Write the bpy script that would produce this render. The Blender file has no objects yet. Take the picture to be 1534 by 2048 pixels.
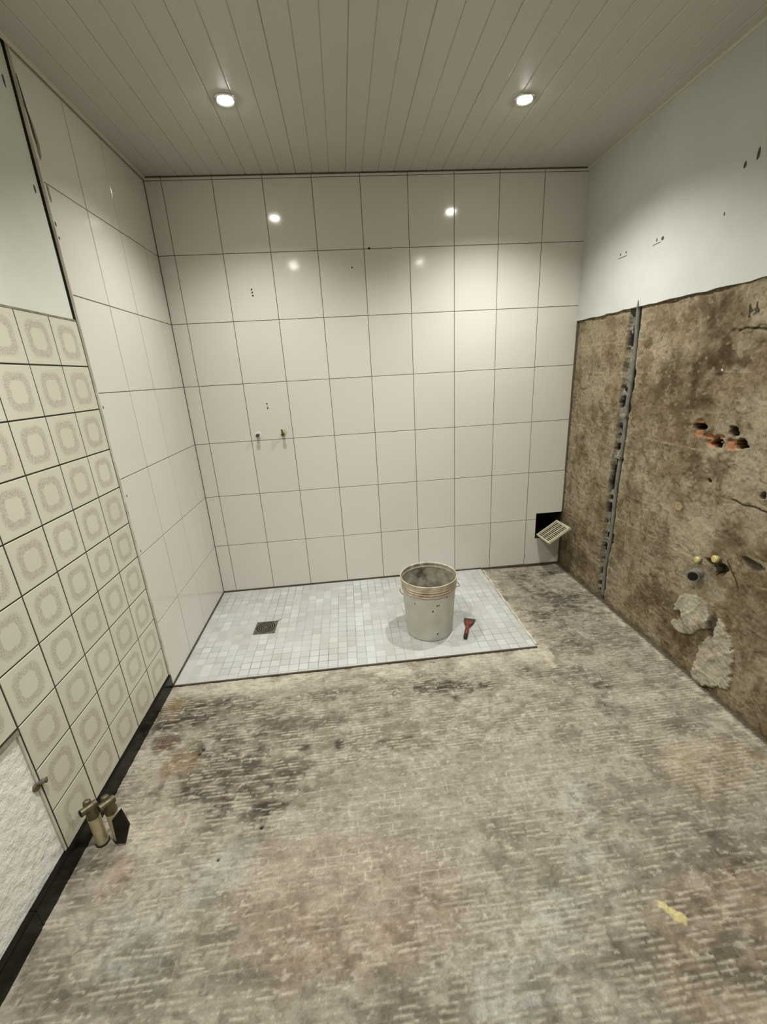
import bpy, math, random
import numpy as np
from mathutils import Matrix, Vector

random.seed(4)
SC = bpy.context.scene
COL = SC.collection
PI = math.pi

# ------------------------------------------------------------------ camera, light, exposure
# room axes: x to the right along the tiled end wall, y = 0 at that wall (room towards -y), z up
W, H, YF = 2.312, 2.313, -3.35
cam_d = bpy.data.cameras.new('camera')
cam_d.sensor_fit = 'VERTICAL'; cam_d.sensor_height = 24.0
cam_d.lens = 836.9 * 24.0 / 2048.0
cam_d.clip_start = 0.02
cam = bpy.data.objects.new('camera', cam_d); COL.objects.link(cam)
rx, ry, rz = -0.3185, 0.0575, -0.0771
Rm = Matrix.Rotation(rz, 3, 'Z') @ Matrix.Rotation(rx, 3, 'X') @ Matrix.Rotation(ry, 3, 'Y')
right_v, fwd_v, up_v = Rm.col[0], Rm.col[1], Rm.col[2]
M4 = Matrix.Identity(4)
for i in range(3):
    M4[i][0] = right_v[i]; M4[i][1] = up_v[i]; M4[i][2] = -fwd_v[i]
M4[0][3], M4[1][3], M4[2][3] = 0.8979, -2.5788, 1.3249
cam.matrix_world = M4
SC.camera = cam

world = bpy.data.worlds.new('world'); SC.world = world
world.use_nodes = True
world.node_tree.nodes['Background'].inputs[0].default_value = (0.02, 0.02, 0.018, 1)
world.node_tree.nodes['Background'].inputs[1].default_value = 0.3

vs = SC.view_settings
vs.view_transform = 'Standard'; vs.look = 'None'; vs.gamma = 1.0
vs.use_curve_mapping = False
vs.exposure = 0.10

SPOT_W = 64.0              # power of each ceiling spot (the beam lamp in its builder)
LAMP_COL = (1.0, 0.998, 0.965)
SPOTS = [(0.555, -0.60), (1.697, -0.588), (0.545, -1.82), (1.72, -1.84)]
DIM = [0.78, 1.18, 1.40, 0.80]   # the four lamps are not equally bright

# ------------------------------------------------------------------ helpers
def s2l(c):
    out = []
    for v in c[:3]:
        v = v / 255.0
        out.append(v / 12.92 if v <= 0.04045 else ((v + 0.055) / 1.055) ** 2.4)
    return tuple(out)

def L(*c):
    return (*s2l(c), 1.0)

def new_mat(name):
    m = bpy.data.materials.new(name); m.use_nodes = True
    nt = m.node_tree
    b = nt.nodes['Principled BSDF']
    return m, nt, b

def N(nt, t, **kw):
    n = nt.nodes.new(t)
    for k, v in kw.items():
        setattr(n, k, v)
    return n

def ramp(nt, fac, stops):
    r = N(nt, 'ShaderNodeValToRGB')
    els = r.color_ramp.elements
    while len(els) < len(stops):
        els.new(0.5)
    for e, (p, c) in zip(els, stops):
        e.position = p; e.color = c
    nt.links.new(fac, r.inputs[0])
    return r.outputs[0]

def coords(nt, kind='Object', scale=None):
    tc = N(nt, 'ShaderNodeTexCoord')
    o = tc.outputs[kind]
    if scale:
        mp = N(nt, 'ShaderNodeMapping'); mp.inputs['Scale'].default_value = scale
        nt.links.new(o, mp.inputs[0]); o = mp.outputs[0]
    return o

def noise(nt, vec, scale, detail=3, rough=0.55):
    n = N(nt, 'ShaderNodeTexNoise')
    n.inputs['Scale'].default_value = scale; n.inputs['Detail'].default_value = detail
    n.inputs['Roughness'].default_value = rough
    if vec is not None:
        nt.links.new(vec, n.inputs['Vector'])
    return n.outputs['Fac']

def bump(nt, b, fac, strength, dist=0.002):
    bp = N(nt, 'ShaderNodeBump')
    bp.inputs['Strength'].default_value = strength; bp.inputs['Distance'].default_value = dist
    nt.links.new(fac, bp.inputs['Height'])
    nt.links.new(bp.outputs[0], b.inputs['Normal'])

def plain(name, c1, rough=0.6, c2=None, nscale=8.0, metallic=0.0, bstr=0.0, bscale=60.0, bdist=0.002, spec=0.5, kind='Object', lo=0.35, hi=0.65):
    m, nt, b = new_mat(name)
    b.inputs['Roughness'].default_value = rough
    b.inputs['Metallic'].default_value = metallic
    b.inputs['Specular IOR Level'].default_value = spec
    b.inputs['Base Color'].default_value = L(*c1)
    vec = coords(nt, kind)
    if c2:
        nt.links.new(ramp(nt, noise(nt, vec, nscale, 5), [(lo, L(*c1)), (hi, L(*c2))]), b.inputs['Base Color'])
    if bstr:
        bump(nt, b, noise(nt, vec, bscale, 4), bstr, bdist)
    return m

# ------------------------------------------------------------------ materials
MAT = {}
def glazed(name, c1, c2, wav=0.06):
    m, nt, b = new_mat(name)
    vec = coords(nt, 'Object')
    oi = N(nt, 'ShaderNodeObjectInfo')
    col = ramp(nt, oi.outputs['Random'], [(0.0, L(*c1)), (1.0, L(*c2))])
    nt.links.new(col, b.inputs['Base Color'])
    b.inputs['Roughness'].default_value = 0.10
    b.inputs['IOR'].default_value = 1.5
    b.inputs['Specular IOR Level'].default_value = 0.5
    bump(nt, b, noise(nt, vec, 14.0, 1), wav, 0.004)
    return m
MAT['white_tile'] = glazed('white_glazed_tile', (210, 206, 195), (214, 210, 200))
MAT['grout'] = plain('grey_brown_grout', (112, 104, 88), 0.9, (92, 84, 70), 12)
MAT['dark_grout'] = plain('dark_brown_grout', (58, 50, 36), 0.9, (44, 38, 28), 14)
MAT['silicone'] = plain('dark_silicone', (62, 52, 40), 0.7, (88, 76, 58), 9)
MAT['paint'] = plain('white_painted_plaster', (192, 193, 186), 0.8, (198, 199, 192), 5, bstr=0.25, bscale=120, bdist=0.003)
MAT['paint_left'] = plain('greenish_white_plaster', (205, 209, 196), 0.75, (213, 216, 204), 3, bstr=0.15, bscale=90, bdist=0.002)
MAT['rough_plaster'] = plain('rough_white_plaster', (236, 235, 226), 0.85, (220, 219, 208), 16, bstr=0.9, bscale=38, bdist=0.008, lo=0.3, hi=0.9)
MAT['edge_white'] = plain('pale_cut_edge', (224, 219, 206), 0.8, (196, 190, 174), 14)
MAT['mortar'] = plain('grey_mortar', (150, 143, 124), 0.9, (112, 105, 88), 30, bstr=0.5, bscale=80)
MAT['slat'] = plain('white_pvc_slat', (190, 188, 178), 0.42, (185, 183, 172), 2)
MAT['slat_gap'] = plain('shadowed_batten', (120, 115, 102), 0.9)
MAT['trim_white'] = plain('white_profile', (190, 185, 168), 0.5)
MAT['black_tile'] = plain('black_glazed_skirting', (12, 10, 8), 0.22, (18, 15, 12), 6, spec=0.25)
MAT['chrome'] = plain('chrome', (225, 225, 222), 0.18, metallic=1.0)
MAT['steel'] = plain('brushed_steel', (150, 146, 134), 0.38, (120, 115, 102), 60, metallic=0.9)
MAT['black'] = plain('black_void', (10, 9, 7), 0.9)
MAT['duct'] = plain('shaded_cavity', (40, 35, 26), 0.9, (24, 20, 14), 20)  # near-black: shade of the duct and wall cavities put into the colour
MAT['brass'] = plain('dull_brass', (120, 104, 52), 0.4, (92, 78, 40), 90, metallic=0.7)
MAT['pipe_grey'] = plain('dull_grey_metal', (104, 100, 88), 0.4, (74, 70, 60), 80, metallic=0.6)
MAT['cream_pipe'] = plain('cream_pipe', (205, 194, 160), 0.45, (188, 174, 138), 25)
MAT['valve'] = plain('tarnished_valve', (112, 100, 76), 0.42, (82, 72, 54), 70, metallic=0.5)
MAT['conduit'] = plain('grey_conduit', (120, 118, 108), 0.5, (98, 96, 88), 30)
MAT['drain_pipe'] = plain('grey_plastic_pipe', (132, 128, 118), 0.45, (108, 104, 94), 50)
MAT['yellow_cap'] = plain('yellow_cap', (206, 192, 124), 0.5, (180, 164, 100), 60)
MAT['limescale'] = plain('limescale', (206, 199, 172), 0.5, (188, 178, 140), 60)
MAT['grille'] = plain('cream_plastic', (196, 188, 160), 0.4, (176, 166, 138), 30)
MAT['bucket'] = plain('grey_white_plastic', (206, 204, 194), 0.5, (190, 188, 176), 14)
MAT['bucket_rim'] = plain('dirty_rim_plastic', (214, 206, 186), 0.5, (170, 154, 128), 22)
MAT['bucket_dirt'] = plain('brown_dirt_ring', (132, 88, 58), 0.7, (176, 148, 116), 26)
MAT['bucket_in'] = plain('cement_crust', (170, 164, 146), 0.9, (58, 52, 42), 11, bstr=0.6, bscale=40, bdist=0.006, lo=0.42, hi=0.66)
MAT['splash'] = plain('dark_cement_splash', (84, 78, 66), 0.8)
MAT['wire'] = plain('wire', (126, 124, 116), 0.35, metallic=0.8)
MAT['red_handle'] = plain('worn_red_handle', (132, 62, 44), 0.45, (104, 44, 32), 60)
MAT['dark_blade'] = plain('grimy_blade', (98, 88, 74), 0.5, (58, 52, 44), 70, metallic=0.5)
MAT['black_plastic'] = plain('black_plastic', (28, 22, 18), 0.5)
MAT['white_plastic'] = plain('white_plastic', (226, 226, 220), 0.5)
MAT['pencil'] = plain('pencil_mark', (70, 66, 58), 0.8)
MAT['edge_mortar'] = plain('yellow_white_mortar', (204, 199, 182), 0.9, (176, 169, 150), 18, bstr=0.6, bscale=60)

def mosaic_mat():
    m, nt, b = new_mat('pale_mosaic')
    oi = N(nt, 'ShaderNodeObjectInfo'); ge = N(nt, 'ShaderNodeNewGeometry')
    ad = N(nt, 'ShaderNodeMath', operation='ADD')
    nt.links.new(oi.outputs['Random'], ad.inputs[0]); nt.links.new(ge.outputs['Random Per Island'], ad.inputs[1])
    fr = N(nt, 'ShaderNodeMath', operation='FRACT'); nt.links.new(ad.outputs[0], fr.inputs[0])
    col = ramp(nt, fr.outputs[0], [(0.0, L(166, 168, 164)), (0.4, L(178, 181, 178)), (0.75, L(184, 185, 182)), (1.0, L(197, 200, 198))])
    n = noise(nt, ge.outputs['Position'], 5.0, 5)
    dirt = ramp(nt, n, [(0.38, L(198, 201, 199)), (0.62, L(176, 171, 158))])
    mx = N(nt, 'ShaderNodeMix', data_type='RGBA'); mx.inputs[0].default_value = 0.35
    nt.links.new(col, mx.inputs[6]); nt.links.new(dirt, mx.inputs[7])
    nt.links.new(mx.outputs[2], b.inputs['Base Color'])
    b.inputs['Roughness'].default_value = 0.55
    bump(nt, b, noise(nt, ge.outputs['Position'], 120, 3), 0.2, 0.002)
    return m
MAT['mosaic'] = mosaic_mat()
MAT['mosaic_grout'] = plain('mosaic_grout', (180, 179, 169), 0.85, (128, 127, 116), 3.2, lo=0.42, hi=0.66)

def pattern_mat():
    m, nt, b = new_mat('beige_ornament_tile')
    tc = N(nt, 'ShaderNodeTexCoord')
    sp = N(nt, 'ShaderNodeSeparateXYZ'); nt.links.new(tc.outputs['Object'], sp.inputs[0])
    oi = N(nt, 'ShaderNodeObjectInfo')
    def math_(op, a, b2=None, c=None):
        n = N(nt, 'ShaderNodeMath', operation=op)
        for i, v in enumerate((a, b2, c)):
            if v is None: continue
            if isinstance(v, (int, float)): n.inputs[i].default_value = v
            else: nt.links.new(v, n.inputs[i])
        return n.outputs[0]
    ay = math_('ABSOLUTE', sp.outputs['Y']); az = math_('ABSOLUTE', sp.outputs['Z'])
    # superellipse radius, a little narrower than tall, with notched corners
    r3 = math_('POWER', math_('ADD', math_('POWER', math_('MULTIPLY', ay, 1.06), 4.0), math_('POWER', az, 4.0)), 1 / 4.0)
    ang = math_('ARCTAN2', sp.outputs['Z'], sp.outputs['Y'])
    lobes = math_('MULTIPLY', math_('COSINE', math_('MULTIPLY', ang, 8.0)), 0.0009)
    lob2 = math_('MULTIPLY', math_('COSINE', math_('MULTIPLY', ang, 4.0)), 0.0)
    r = math_('ADD', r3, math_('ADD', lobes, lob2))
    vec = N(nt, 'ShaderNodeVectorMath', operation='ADD')
    nt.links.new(tc.outputs['Object'], vec.inputs[0])
    cmb = N(nt, 'ShaderNodeCombineXYZ'); nt.links.new(math_('MULTIPLY', oi.outputs['Random'], 7.0), cmb.inputs[0])
    nt.links.new(cmb.outputs[0], vec.inputs[1])
    wob = noise(nt, vec.outputs[0], 150.0, 4)
    r = math_('ADD', r, math_('MULTIPLY', math_('SUBTRACT', wob, 0.5), 0.010))
    inner = N(nt, 'ShaderNodeMapRange', interpolation_type='SMOOTHSTEP'); nt.links.new(r, inner.inputs[0])
    inner.inputs[1].default_value = 0.0295; inner.inputs[2].default_value = 0.0330
    outer = N(nt, 'ShaderNodeMapRange', interpolation_type='SMOOTHSTEP'); nt.links.new(r, outer.inputs[0])
    outer.inputs[1].default_value = 0.046; outer.inputs[2].default_value = 0.0590
    outer.inputs[3].default_value = 1.0; outer.inputs[4].default_value = 0.0
    ring = math_('MULTIPLY', inner.outputs[0], outer.outputs[0])
    vo = N(nt, 'ShaderNodeTexVoronoi', feature='DISTANCE_TO_EDGE'); vo.inputs['Scale'].default_value = 150
    nt.links.new(vec.outputs[0], vo.inputs['Vector'])
    lace = N(nt, 'ShaderNodeMapRange'); nt.links.new(vo.outputs['Distance'], lace.inputs[0])
    lace.inputs[1].default_value = 0.02; lace.inputs[2].default_value = 0.22
    lace.inputs[3].default_value = 1.0; lace.inputs[4].default_value = 0.22
    fac = math_('MULTIPLY', math_('MULTIPLY', ring, lace.outputs[0]), 0.66)
    mx = N(nt, 'ShaderNodeMix', data_type='RGBA'); nt.links.new(fac, mx.inputs[0])
    base = ramp(nt, oi.outputs['Random'], [(0.0, L(200, 196, 177)), (1.0, L(206, 202, 184))])
    nt.links.new(base, mx.inputs[6]); mx.inputs[7].default_value = L(148, 138, 120)
    nt.links.new(mx.outputs[2], b.inputs['Base Color'])
    b.inputs['Roughness'].default_value = 0.28
    bump(nt, b, noise(nt, tc.outputs['Object'], 60, 2), 0.05, 0.002)
    return m
MAT['pattern'] = pattern_mat()

def painted_relief(name, rough=0.9, grain=0.18, gscale=180.0, bstr=0.35):
    """surface whose own stains come from the mesh attribute; the grain is procedural"""
    m, nt, b = new_mat(name)
    at = N(nt, 'ShaderNodeAttribute', attribute_name='stain')
    ge = N(nt, 'ShaderNodeNewGeometry')
    n = noise(nt, ge.outputs['Position'], gscale, 4, 0.65)
    g = ramp(nt, n, [(0.3, (1 - grain, 1 - grain, 1 - grain, 1)), (0.7, (1 + grain, 1 + grain, 1 + grain, 1))])
    mx = N(nt, 'ShaderNodeMix', data_type='RGBA', blend_type='MULTIPLY'); mx.inputs[0].default_value = 1.0
    nt.links.new(at.outputs['Color'], mx.inputs[6]); nt.links.new(g, mx.inputs[7])
    nt.links.new(mx.outputs[2], b.inputs['Base Color'])
    b.inputs['Roughness'].default_value = rough
    b.inputs['Specular IOR Level'].default_value = 0.3
    bump(nt, b, n, bstr, 0.003)
    return m
MAT['screed'] = painted_relief('stripped_screed')
MAT['bare_wall'] = painted_relief('stripped_wall', 0.95, 0.2, 150, 0.4)

def lamp_mat():
    m, nt, b = new_mat('lit_lamp_lens')
    b.inputs['Base Color'].default_value = (0.8, 0.8, 0.75, 1)
    b.inputs['Emission Color'].default_value = (1.0, 0.97, 0.88, 1)
    b.inputs['Emission Strength'].default_value = 110.0
    return m
MAT['lamp'] = lamp_mat()

# ------------------------------------------------------------------ mesh building
class MB:
    def __init__(self):
        self.v = []; self.f = []
    def add(self, vs_, fs_):
        o = len(self.v)
        self.v += [tuple(p) for p in vs_]
        self.f += [tuple(i + o for i in f) for f in fs_]
        return self
    def box(self, x0, x1, y0, y1, z0, z1):
        return self.add([(x0, y0, z0), (x1, y0, z0), (x1, y1, z0), (x0, y1, z0), (x0, y0, z1), (x1, y0, z1), (x1, y1, z1), (x0, y1, z1)],
                        [(0, 3, 2, 1), (4, 5, 6, 7), (0, 1, 5, 4), (1, 2, 6, 5), (2, 3, 7, 6), (3, 0, 4, 7)])
    def tube(self, pts, rad, n=12, caps=True):
        pts = [Vector(p) for p in pts]
        if not isinstance(rad, (list, tuple)): rad = [rad] * len(pts)
        rings = []
        ref = Vector((0.31, 0.17, 0.93))
        t0 = (pts[1] - pts[0]).normalized()
        if abs(t0.dot(ref)) > 0.95: ref = Vector((1, 0.1, 0.05))
        for i, p in enumerate(pts):
            t = (pts[min(i + 1, len(pts) - 1)] - pts[max(i - 1, 0)]).normalized()
            a = t.cross(ref).normalized(); c = t.cross(a).normalized()
            rings.append([p + (a * math.cos(2 * PI * k / n) + c * math.sin(2 * PI * k / n)) * rad[i] for k in range(n)])
        vs_ = [q for r in rings for q in r]; fs_ = []
        for i in range(len(rings) - 1):
            for k in range(n):
                fs_.append((i * n + k, i * n + (k + 1) % n, (i + 1) * n + (k + 1) % n, (i + 1) * n + k))
        if caps:
            fs_.append(tuple(range(n - 1, -1, -1))); fs_.append(tuple((len(rings) - 1) * n + k for k in range(n)))
        return self.add(vs_, fs_)
    def lathe(self, prof, n=40, c=(0, 0, 0), a0=0, a1=2 * PI):
        full = abs(a1 - a0 - 2 * PI) < 1e-6
        m = n if full else n + 1
        vs_ = []
        for k in range(m):
            a = a0 + (a1 - a0) * k / n
            for r, z in prof:
                vs_.append((c[0] + r * math.cos(a), c[1] + r * math.sin(a), c[2] + z))
        q = len(prof); fs_ = []
        for k in range(n):
            k2 = (k + 1) % m
            for i in range(q - 1):
                fs_.append((k * q + i, k2 * q + i, k2 * q + i + 1, k * q + i + 1))
        return self.add(vs_, fs_)
    def prism(self, poly, axis, a, b):
        """extrude a 2-D polygon along an axis (0,1,2) from a to b"""
        n = len(poly)
        def P(p, h):
            q = list(p); q.insert(axis, h); return tuple(q)
        vs_ = [P(p, a) for p in poly] + [P(p, b) for p in poly]
        fs_ = [tuple(range(n - 1, -1, -1)), tuple(range(n, 2 * n))]
        for k in range(n):
            fs_.append((k, (k + 1) % n, n + (k + 1) % n, n + k))
        return self.add(vs_, fs_)
    def mesh(self, name, mat, smooth=False, angle=0.6):
        me = bpy.data.meshes.new(name)
        me.from_pydata(self.v, [], self.f); me.update()
        import bmesh
        bm = bmesh.new(); bm.from_mesh(me)
        bmesh.ops.recalc_face_normals(bm, faces=bm.faces)
        if smooth:
            for f in bm.faces: f.smooth = True
            for e in bm.edges:
                if len(e.link_faces) == 2 and e.calc_face_angle(0) > angle: e.smooth = False
        bm.to_mesh(me); bm.free()
        me.materials.append(MAT[mat] if isinstance(mat, str) else mat)
        return me
    def obj(self, name, mat, parent=None, smooth=False, loc=None, angle=0.6):
        return link(name, self.mesh(name, mat, smooth, angle), parent, loc)

def link(name, data, parent=None, loc=None):
    o = bpy.data.objects.new(name, data); COL.objects.link(o)
    if parent is not None: o.parent = parent
    if loc is not None: o.location = loc
    return o

def tag(o, label=None, cat=None, group=None, kind=None):
    if label: o['label'] = label
    if cat: o['category'] = cat
    if group: o['group'] = group
    if kind: o['kind'] = kind
    return o

def thing(name, label, cat, loc=(0, 0, 0), group=None, rotz=0.0):
    o = bpy.data.objects.new(name, None); COL.objects.link(o)
    o.location = loc; o.rotation_euler = (0, 0, rotz); o.empty_display_size = 0.05
    return tag(o, label, cat, group)

_tc = {}
def tile_mesh(axis, a, b, t, mat, ch=0.0009):
    """a tile centred on the origin: a x b, thickness t, front face chamfered.
    axis 'y-': front towards -y (a along x, b along z); 'x+': front towards +x (a along y, b along z); 'z+': front up (a along x, b along y)"""
    key = (axis, round(a, 4), round(b, 4), round(t, 4), mat)
    if key in _tc: return _tc[key]
    def ring(w, h, d):
        pts = [(-w, -h), (w, -h), (w, h), (-w, h)]
        if axis == 'y-': return [(p, -d, q) for p, q in pts]
        if axis == 'x+': return [(d, p, q) for p, q in pts]
        return [(p, q, d) for p, q in pts]
    v = ring(a / 2, b / 2, -t) + ring(a / 2, b / 2, -ch) + ring(a / 2 - ch, b / 2 - ch, 0)
    f = [(3, 2, 1, 0), (8, 9, 10, 11)]
    for s in (0, 4):
        for k in range(4):
            f.append((s + k, s + (k + 1) % 4, s + 4 + (k + 1) % 4, s + 4 + k))
    _tc[key] = MB().add(v, f).mesh('tile', mat)
    return _tc[key]

# value noise on arrays -------------------------------------------------------------------------
_rng = np.random.default_rng(11)
_tab = _rng.random((256, 256)).astype(np.float32)
def vn(x, y, seed=0):
    x = x + seed * 17.31; y = y + seed * 9.77
    xi = np.floor(x).astype(np.int64); yi = np.floor(y).astype(np.int64)
    fx = (x - xi).astype(np.float32); fy = (y - yi).astype(np.float32)
    fx = fx * fx * (3 - 2 * fx); fy = fy * fy * (3 - 2 * fy)
    a = _tab[xi & 255, yi & 255]; b = _tab[(xi + 1) & 255, yi & 255]
    c = _tab[xi & 255, (yi + 1) & 255]; d = _tab[(xi + 1) & 255, (yi + 1) & 255]
    return (a * (1 - fx) + b * fx) * (1 - fy) + (c * (1 - fx) + d * fx) * fy
def fbm(x, y, seed=0, octv=4, gain=0.5):
    s = 0; amp = 1.0; tot = 0
    for i in range(octv):
        s = s + amp * vn(x * 2 ** i, y * 2 ** i, seed + i * 3); tot += amp; amp *= gain
    return s / tot
def sm(a, b, x):
    t = np.clip((x - a) / (b - a), 0, 1); return t * t * (3 - 2 * t)
def hsh(i, j, seed=0):
    return _tab[(i.astype(np.int64) * 7 + seed * 13) & 255, (j.astype(np.int64) * 11 + seed * 29) & 255]
def blob(U, V, cu, cv, ru, rv, n, amp=1.0, soft=0.6):
    d = np.hypot((U - cu) / ru, (V - cv) / rv)
    return sm(0, soft, 1.0 - d + (n - 0.5) * 2 * amp)
def mixc(C, col, w):
    return C + (np.array(s2l(col), dtype=np.float32) - C) * np.clip(w, 0, 1)[..., None]
def in_poly(U, V, poly):
    ins = np.zeros(U.shape, bool); n = len(poly)
    for i in range(n):
        (x1, y1), (x2, y2) = poly[i], poly[(i + 1) % n]
        c = ((y1 > V) != (y2 > V))
        with np.errstate(divide='ignore', invalid='ignore'):
            xi = (x2 - x1) * (V - y1) / (y2 - y1 + 1e-12) + x1
        ins ^= c & (U < xi)
    return ins

def grid_mesh(name, PX, PY, PZ, C, keep, mat, flip=False):
    n, m = PX.shape
    idx = np.arange(n * m).reshape(n, m)
    q = np.stack([idx[:-1, :-1], idx[1:, :-1], idx[1:, 1:], idx[:-1, 1:]], -1)
    q = q[keep]
    if flip: q = q[:, ::-1]
    used = np.unique(q); rm = np.full(n * m, -1, np.int64); rm[used] = np.arange(len(used)); q = rm[q]
    co = np.stack([PX, PY, PZ], -1).reshape(-1, 3)[used].astype(np.float32)
    cc = np.concatenate([np.clip(C, 0, 1), np.ones(C.shape[:2] + (1,), np.float32)], -1).reshape(-1, 4)[used].astype(np.float32)
    me = bpy.data.meshes.new(name)
    me.vertices.add(len(co)); me.vertices.foreach_set('co', co.ravel())
    nf = len(q)
    me.loops.add(nf * 4); me.loops.foreach_set('vertex_index', q.ravel().astype(np.int32))
    me.polygons.add(nf); me.polygons.foreach_set('loop_start', np.arange(0, nf * 4, 4, dtype=np.int32))
    me.polygons.foreach_set('loop_total', np.full(nf, 4, np.int32))
    me.update(calc_edges=True)
    at = me.attributes.new('stain', 'FLOAT_COLOR', 'POINT'); at.data.foreach_set('color', cc.ravel())
    me.materials.append(MAT[mat])
    return me

def axis_pts(segs):
    out = []
    for a, b, st in segs:
        k = max(1, int(round(abs(b - a) / st)))
        out.append(np.linspace(a, b, k, endpoint=False))
    out.append(np.array([segs[-1][1]]))
    return np.concatenate(out)

# ================================================================== THE SETTING
XS, YS = 1.753, -0.886      # shower field: x 0..XS, y 0..YS

# ------------------------------------------------------------------ stripped screed floor
def build_floor():
    xs = axis_pts([(-0.03, W + 0.03, 0.004)])
    ys = axis_pts([(0.02, -0.88, 0.004), (-0.88, -2.32, 0.0031), (-2.32, YF, 0.03)])
    X, Y = np.meshgrid(xs, ys, indexing='ij')
    n1 = fbm(X * 3, Y * 3, 1, 5); n2 = fbm(X * 9, Y * 9, 5, 4); n3 = fbm(X * 30, Y * 30, 9, 3); n4 = fbm(X * 90, Y * 90, 14, 2)
    streak = fbm(X * 18, Y * 95, 21, 3)
    # field of smooth adhesive with clear mosaic outlines
    smooth = np.maximum(blob(X, Y, 1.22, -1.53, 0.62, 0.16, n2, 0.35), blob(X, Y, 0.86, -1.72, 0.46, 0.19, n2, 0.35))
    # comb ridges broken at mosaic joints
    pitch = 0.0135
    rowp = (Y + 0.010 * (fbm(X * 7, Y * 16, 31, 3) - 0.5)) / pitch
    row = np.floor(rowp)
    ridge = np.clip(np.cos((rowp - row - 0.5) * 2 * PI) * 0.5 + 0.5, 0, 1) ** 1.6
    cell = np.floor(X / 0.05 + hsh(row, row * 0, 3) * 1.0)
    cf = X / 0.05 + hsh(row, row * 0, 3) - cell
    gap = sm(0.0, 0.10, cf) * (1 - sm(0.86, 0.98, cf))
    keep_d = sm(0.50, 0.66, hsh(cell, row, 5) * 0.5 + 0.35 * fbm(X * 4, Y * 4, 41, 3) + 0.30 * fbm(X * 26, Y * 26, 43, 2) - 0.03)
    dash = ridge * gap * keep_d * (1 - smooth)
    # outlines of lifted mosaic in the smooth field
    rp = (Y + 0.004 * (fbm(X * 7, Y * 7, 51, 2) - 0.5)) / 0.0245
    rr = np.floor(rp); fr = np.abs(rp - rr - 0.5)
    cp = X / 0.053 + hsh(rr, rr * 0, 7); ccl = np.floor(cp); fc = np.abs(cp - ccl - 0.5)
    line = np.maximum(sm(0.40, 0.47, fr), sm(0.455, 0.485, fc))
    line = line * sm(0.40, 0.58, fbm(X * 22, Y * 22, 61, 3)) * (0.35 + 0.65 * smooth)
    pits = sm(0.66, 0.76, n3 * 0.6 + n4 * 0.4)
    h = 0.0018 * dash + 0.0010 * line + 0.004 * (n2 - 0.5) + 0.003 * (n3 - 0.5) * (1 - 0.6 * smooth) + 0.0015 * (n4 - 0.5) * (1 - .5 * smooth) - 0.0015 * pits + 0.0016 * (streak - 0.5)
    base = -0.006 - 0.012 * sm(1.6, 2.3, X) * sm(-0.6, 0.0, Y)
    # colours of the place itself, plus painted groove shading
    C = np.empty(X.shape + (3,), np.float32); C[:] = s2l((158, 149, 133))
    C = mixc(C, (143, 134, 118), sm(0.40, 0.62, n1 * 0.6 + n2 * 0.4))
    C = mixc(C, (188, 180, 163), sm(0.52, 0.72, fbm(X * 6, Y * 6, 71, 4)) * 0.5)
    C = mixc(C, (174, 150, 126), blob(X, Y, 0.78, -1.78, 0.40, 0.22, n1, 0.7) * 0.55)
    C = mixc(C, (168, 144, 122), blob(X, Y, 0.14, -1.68, 0.10, 0.14, n1, 0.7) * 0.6)
    C = mixc(C, (162, 140, 112), blob(X, Y, 1.75, -2.03, 0.30, 0.15, n1, 0.8) * 0.6)
    C = mixc(C, (172, 154, 118), blob(X, Y, 2.05, -1.58, 0.26, 0.14, n1, 0.7) * 0.6)
    for bx, by, r in ((1.58, -1.63, .13), (1.49, -1.80, .10), (1.33, -1.94, .12), (0.45, -1.73, .12), (0.25, -1.86, .14), (1.15, -2.06, .14), (1.55, -1.72, .08)):
        C = mixc(C, (174, 178, 168), blob(X, Y, bx, by, r, r * .8, n2, 0.9) * 0.5)
    C = mixc(C, (164, 155, 139), smooth * 0.5)
    mott = fbm(X * 16, Y * 24, 101, 4); mot2 = fbm(X * 42, Y * 60, 105, 3)
    C = mixc(C, (112, 104, 89), sm(0.52, 0.68, mott) * 0.45 * (1 - .6 * smooth))
    C = mixc(C, (196, 189, 173), sm(0.50, 0.34, mott) * 0.32 * (1 - .5 * smooth))
    C = mixc(C, (104, 96, 82), sm(0.56, 0.70, mot2) * 0.45 * (1 - .6 * smooth)); h = h - 0.0012 * sm(0.56, 0.70, mot2)
    # darker dirt
    D = np.zeros(X.shape, np.float32)
    for bx, by, rx_, ry_, s in ((0.36, -1.40, .32, .22, .75), (0.12, -1.02, .20, .14, .85), (0.55, -1.22, .25, .10, .55), (0.50, -1.45, .20, .08, .6), (0.10, -1.22, .07, .05, .8), (0.16, -1.43, .09, .06, .8),
                                (0.56, -1.54, .05, .035, .9), (0.40, -1.52, .20, .05, .6), (0.63, -1.32, .05, .03, .8), (0.78, -1.32, .04, .03, .8), (0.91, -1.34, .05, .03, .7),
                                (0.99, -1.34, .08, .035, .6), (1.20, -1.08, .24, .07, .85), (0.70, -1.05, .16, .05, .55), (0.85, -1.20, .22, .05, .5), (0.62, -1.40, .16, .07, .6), (1.27, -1.13, .1, .04, .8), (0.75, -1.18, .3, .05, .35), (2.08, -0.45, .20, .36, .75),
                                (2.0, -0.15, .22, .10, .7), (1.88, -0.62, .08, .1, .7), (1.92, -1.18, .07, .05, .85), (1.87, -1.30, .08, .06, .75), (1.80, -1.08, .2, .06, .5), (2.02, -0.9, .14, .16, .5),
                                (1.90, -1.86, .14, .09, .55), (1.70, -2.05, .18, .10, .55), (1.40, -2.03, .2, .06, .4), (0.30, -1.12, .25, .10, .45), (1.0, -1.86, .10, .06, .35),
                                (0.95, -2.1, .5, .1, .3), (0.2, -1.95, .2, .08, .35), (2.1, -1.42, .1, .07, .3), (1.72, -1.72, .12, .05, .35)):
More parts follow.
